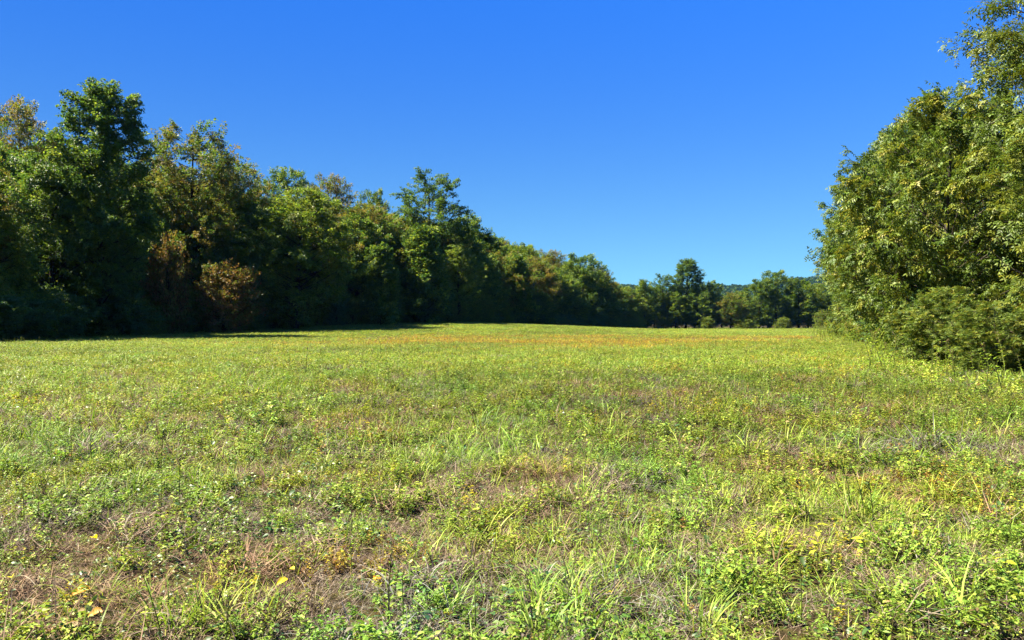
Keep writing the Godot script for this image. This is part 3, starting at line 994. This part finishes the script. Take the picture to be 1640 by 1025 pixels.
func left_wood() -> void:
	rng.seed = 33
	stand("tulip_tree", "tulip", 158, 81, 120, 80, "wood", "tall dark narrow tree standing highest at the near end of the left wood")
	stand("oak_tree", "oak", 308, 104, 198, 92, "wood", "broad olive-brown oak with forked trunk just behind the tall narrow tree")
	stand("oak_tree", "oak", 378, 113, 250, 60, "wood", "smaller brown-olive oak leaning against the broad forked oak")
	stand("brown_tree", "brown", 30, 98, 160, 60, "wood", "brown-topped tree rising left of the tall narrow tree")
	stand("dark_tree", "lobed", 62, 101, 222, 58, "wood", "green rounded tree right under the brown-topped tree")
	stand("dark_tree", "round", -35, 86, 225, 80, "wood", "dark green tree cut by the photo's left border, behind the low bright branch")
	stand("dark_tree", "round", 22, 84, 318, 62, "wood", "dark lower tree left of the tall narrow tree's trunk")
	stand("dark_tree", "lobed", 226, 99, 285, 48, "wood", "dark rounded tree filling the space right of the tall narrow tree")
	stand("dark_tree", "round", 88, 87, 400, 44, "wood", "low dark tree in front of the tall narrow tree's left foot")
	stand("dark_tree", "round", 214, 92, 400, 44, "wood", "low dark tree in front of the tall narrow tree's right foot")
	stand("sapling", "gum", -22, 70, 318, 66, "wood", "bright-leaved sapling whose low branch pokes in at the left border")
	stand("russet_tree", "red_shrub", 272, 91, 388, 36, "wood", "slim red-brown small tree beside the dark foot of the tall tree")
	stand("russet_shrub", "red_shrub", 358, 95, 424, 50, "wood", "wide red-brown shrub under the broad oak at the field edge", "shrub")
	stand("green_tree", "gum", 318, 106, 383, 36, "wood", "pale green small tree below the fork of the broad oak")
	stand("vine_thicket", "vine", 345, 100, 398, 30, "wood", "blue-green vine-hung thicket above the wide red-brown shrub", "shrub")
	stand("vine_thicket", "vine", 392, 101, 412, 26, "wood", "blue-green leafy thicket between red-brown shrub and yellow-green tree", "shrub")
	stand("green_tree", "round", 395, 112, 360, 42, "wood", "mid green tree close behind the yellow-green tree's left side")
	stand("sweetgum_tree", "gum", 474, 106, 296, 84, "wood", "big yellow-green tree with dark straight trunk in the middle of the left wood")
	stand("dark_tree", "lobed", 462, 152, 266, 45, "wood", "dark crown standing up behind the big yellow-green tree")
	stand("brown_tree", "brown", 522, 148, 278, 44, "wood", "brownish crown behind the right shoulder of the big yellow-green tree")
	stand("olive_tree", "olive", 582, 131, 328, 68, "wood", "wide olive-brown rounded tree right of the big yellow-green tree")
	stand("green_tree", "lobed", 600, 166, 300, 30, "wood", "small far crown standing alone on the wood's skyline")
	stand("cone_tree", "cone", 611, 116, 394, 36, "wood", "small pointed bright green tree at the field edge below the olive tree")
	stand("tall_tree", "gappy", 688, 138, 274, 58, "wood", "tall dark gappy tree with bare twigs at its top, middle of the wood")
	stand("green_tree", "cone", 680, 124, 364, 46, "wood", "glossy green pointed tree standing before the tall gappy tree")
	stand("sweetgum_tree", "gum", 734, 132, 388, 38, "wood", "yellow-green tree right of the glossy pointed tree")
	stand("green_tree", "round", 752, 162, 342, 44, "wood", "rounded green crown just right of the tall gappy tree")
	stand("dark_tree", "round", 772, 146, 400, 40, "wood", "dark green tree at the wood's edge right of the yellow-green pair")
	stand("green_tree", "cone", 826, 152, 410, 34, "wood", "pointed green tree at the field edge where the wood turns away")
	stand("cone_bush", "cone", 866, 158, 470, 30, "wood", "round-topped lone bush that stands out furthest into the field", "bush")
	stand("dark_tree", "lobed", 928, 186, 405, 44, "wood", "tall dark tree behind the lone round-topped bush")
	stand("dark_tree", "round", 905, 178, 440, 34, "wood", "dark leafy tree close right of the lone round-topped bush")
	stand("brown_tree", "brown", 962, 196, 426, 28, "wood", "brownish-topped tree near the far end of the left wood")
	stand("dark_tree", "round", 955, 192, 455, 36, "wood", "dark tree under the brownish-topped tree at the wood's far end")
	stand("dark_tree", "round", 990, 206, 456, 30, "wood", "last dark tree where the left wood meets the far line")
	# the shrubs along the wood's foot
	var tones := ["dark green", "olive", "dull green"]
	var near := [[-30.0, "at the left border"], [150.0, "under the tall narrow tree"], [300.0, "under the broad oak"], [470.0, "under the big yellow-green tree"], [590.0, "below the wide olive-brown tree"], [690.0, "below the tall gappy tree"], [790.0, "before the turn of the wood"], [905.0, "by the lone round-topped bush"], [990.0, "at the wood's far end"]]
	var count := {}
	var d := 62.0
	while d < 214.0:
		var x := along(EDGE, d) + R(-2.0, 0.8)
		var px := 820.0 + x / d * FOCAL
		var k := rng.randi() % 3
		var best: Array = near[0]
		for a in near:
			if absf(a[0] - px) < absf(best[0] - px):
				best = a
		var h := R(2.4, 5.4)
		var label := "%s %s shrub %s, %s" % ["tall" if h > 4.4 else "middling" if h > 3.4 else "low", tones[k], best[1], "out on the grass" if x > along(EDGE, d) - 0.3 else "back in the shade"]
		tree("edge_shrub", ["shrub", "shrub", "vine"][k], Vector3(x, ground(x, d), -d), h, R(1.7, 3.2), R(0, TAU), "wood", label, "shrub", "shrubs along the foot of the left wood, " + label)
		d += R(1.6, 2.6)
	# the trees on the slope behind
	var sky_line := [Vector2(-400, 190), Vector2(0, 200), Vector2(240, 240), Vector2(400, 288), Vector2(560, 322), Vector2(640, 335), Vector2(745, 348), Vector2(800, 366), Vector2(870, 386), Vector2(920, 412), Vector2(980, 442), Vector2(1020, 462)]
	var kinds := ["round", "lobed", "olive", "gum", "olive", "round", "lobed", "round", "brown"]
	var says := {"round": "round green", "lobed": "lumpy dark green", "olive": "olive", "gum": "yellow-green", "brown": "brownish"}
	d = 70.0
	while d < 240.0:
		var s := 5.0
		while s < 75.0:
			var dd := d + R(-2.5, 2.5)
			var ss := s + R(-2.5, 2.5)
			s += 7.5 + s * 0.03
			var x := along(EDGE, dd) - ss
			var px := 820.0 + x / dd * FOCAL
			if px < -160.0:
				continue
			var y := ground(x, dd)
			var most := reach(along(sky_line, px) + R(2, 16), dd) - y
			if most < 7.0:
				continue
			var n: String = kinds[rng.randi() % kinds.size()]
			if n == "brown" and px < 150.0:
				n = "lobed"
			var h := minf(most, R(13.0, 19.0))
			var best: Array = near[0]
			for a in near:
				if absf(a[0] - px) < absf(best[0] - px):
					best = a
			var label := "%s%s tree %s the wooded slope %s" % ["short " if h < 14.5 else "tall " if h > 17.0 else "", says[n], "low on" if ss < 18 else "midway up" if ss < 42 else "high on", best[1].replace("under", "behind").replace("below", "behind").replace("before", "by")]
			tree("slope_tree", n, Vector3(x, y, -dd), h, h * R(0.29, 0.37), R(0, TAU), "wood", label, "tree", "trees on the wooded slope, " + label)
		d += 7.5

func far_line() -> void:
	rng.seed = 44
	for a in [
		[1003, 216, 458, 24, "gum", "wood", "yellow-green tree at the left end of the far tree line"],
		[1033, 221, 447, 24, "round", "wood", "rounded green tree next to the yellow-green one in the far line"],
		[1062, 224, 438, 20, "gappy", "wood", "thin pale-topped tree left of the far line's tallest tree"],
		[1098, 226, 412, 25, "tulip", "wood", "tallest darkest tree of the far tree line"],
		[1082, 222, 466, 24, "round", "wood", "dark tree at the left foot of the far line's tallest tree"],
		[1118, 221, 474, 22, "round", "wood", "low green tree at the right foot of the far line's tallest tree"],
		[1138, 229, 448, 22, "lobed", "wood", "pale rounded tree right of the far line's tallest tree"],
		[1170, 221, 470, 26, "olive", "wood", "low brown-green tree standing in front in the far line's middle"],
		[1186, 232, 466, 20, "round", "wood", "low tree in the dip of the far line where the hills show"],
		[1216, 228, 446, 26, "lobed", "wood", "green tree at the left shoulder of the far line's broadest crown"],
		[1243, 230, 431, 30, "lobed", "wood", "broadest crown of the far tree line, with sky gaps near its top"],
		[1279, 228, 446, 26, "round", "wood", "dark tree right of the far line's broadest crown"],
		[1306, 231, 452, 24, "gum", "wood", "far tree half hidden by the walnuts on the right"],
		[1345, 232, 448, 28, "round", "wood", "far tree wholly behind the leftmost walnut, nearer its edge"],
		[1395, 234, 440, 32, "lobed", "wood", "far tree wholly behind the leftmost walnut, deeper in"]]:
		stand("far_tree", a[4], a[0], a[1], a[2], a[3], a[5], a[6], "tree")
	var behind := 0
	for q in [1015.0, 1048, 1075, 1112, 1128, 1156, 1180, 1202, 1230, 1262, 1294, 1320]:
		stand("back_tree", ["round", "lobed", "olive", "gum"][behind % 4], q, 243 + R(0, 8), 472 + R(-6, 6), R(22, 28), "wood", "%s tree in the second row of the far line, %s" % [["rounded green", "lumpy dark", "olive", "yellow-green"][behind % 4], ["by its left end", "behind the rounded green tree", "behind the thin pale-topped tree", "close behind the tallest tree", "right behind the tallest tree", "behind the pale rounded tree", "behind the low brown-green tree", "in the dip", "left of the broadest crown", "behind the broadest crown", "behind the dark right-hand tree", "beside the walnuts"][behind]], "tree")
		behind += 1
	var px := 1000.0
	var k := 0
	var by := ["below the yellow-green tree", "below the rounded green tree", "below the thin pale-topped tree", "left under the tallest tree", "under the tallest tree", "right under the tallest tree", "below the pale rounded tree", "beside the low brown-green tree", "under the low brown-green tree", "in the dip of the line", "left under the broadest crown", "under the broadest crown", "right under the broadest crown", "under the dark right-hand tree", "beside the half hidden tree", "by the walnuts", "by the walnuts", "by the walnuts", "by the walnuts"]
	while px < 1345.0:
		stand("far_shrub", "shrub", px, 216 + R(0, 5), 507 + R(-9, 5), R(10, 16), "wood", "%s shrub at the foot of the far tree line, %s" % [["green", "dark", "olive"][k % 3], by[mini(k * 3, by.size() - 1)]], "shrub")
		px += R(48, 75)
		k += 1

func right_wood() -> void:
	rng.seed = 55
	for a in [
		["walnut_near", 19.8, 24.5, 17.0, 4.8, 0.4, "walnut", "nearest and tallest walnut, its top cut by the photo's upper border"],
		["walnut_side", 18.4, 33.0, 11.8, 4.2, 1.7, "walnut", "yellow-green walnut left of the nearest one, with bare twig at its top"],
		["walnut_near", 25.5, 34.0, 18.5, 6.0, 2.9, "walnut", "tall walnut behind the nearest one, seen through its leaves"],
		["walnut_side", 23.2, 43.0, 13.4, 4.4, 4.0, "walnut", "middle walnut of the right-hand row, below the dark green top"],
		["walnut_far", 26.0, 50.0, 15.4, 4.6, 0.9, "walnut", "dark green walnut with the high rounded top on the right"],
		["walnut_far", 30.4, 60.0, 16.4, 5.7, 2.2, "walnut", "leftmost walnut, reaching furthest over the field from the right"],
		["walnut_far", 36.0, 72.0, 16.0, 6.5, 3.6, "walnut", "walnut behind the leftmost one, mostly hidden"],
		["walnut_side", 33.4, 69.0, 12.6, 5.2, 0.2, "walnut", "lower walnut peeping out left of the leftmost tall walnut"],
		["walnut_far", 46.0, 98.0, 14.5, 6.0, 5.4, "walnut", "farthest walnut of the right-hand row, beyond the lower one"],
		["walnut_side", 22.5, 28.0, 9.0, 3.8, 5.0, "walnut", "low spreading walnut at the right border beside the nearest trunk"]]:
		tree("walnut_tree", a[0], Vector3(a[1], ground(a[1], a[2]), -a[2]), a[3], a[4], a[5], a[6], a[7])
	for a in [
		["walnut_side", 15.2, 24.2, 2.4, 1.5, "walnut", "leafy low shrub under the nearest walnut, by the dark hollow"],
		["walnut_side", 17.0, 21.6, 2.6, 1.6, "walnut", "shrub at the right border in front of the nearest walnut"],
		["walnut_side", 15.7, 27.8, 3.0, 1.8, "walnut", "green shrub left of the dark hollow under the nearest walnut"],
		["shrub", 18.6, 26.0, 3.2, 1.8, "wood", "shrub deep in the shade behind the dark hollow"],
		["vine", 18.6, 34.0, 3.4, 1.8, "wood", "blue-green leafy shrub at the foot of the second walnut"],
		["shrub", 20.8, 39.0, 2.9, 2.2, "wood", "green shrub at the field edge between second and middle walnut"],
		["shrub", 23.6, 45.5, 3.2, 2.4, "wood", "dark shrub at the foot of the middle walnut"],
		["vine", 26.4, 52.0, 3.4, 2.2, "wood", "leafy thicket under the high rounded dark walnut"],
		["shrub", 28.6, 58.0, 3.6, 2.6, "wood", "green shrub under the leftmost walnut, on its right"],
		["shrub", 31.0, 66.0, 4.0, 2.6, "wood", "green shrub under the leftmost walnut, at the far end"],
		["shrub", 37.0, 80.0, 5.0, 3.2, "wood", "tall shrub past the leftmost walnut at the field's right edge"]]:
		tree("field_shrub", a[0], Vector3(a[1], ground(a[1], a[2]), -a[2]), a[3], a[4], R(0, TAU), a[5], a[6], "shrub")
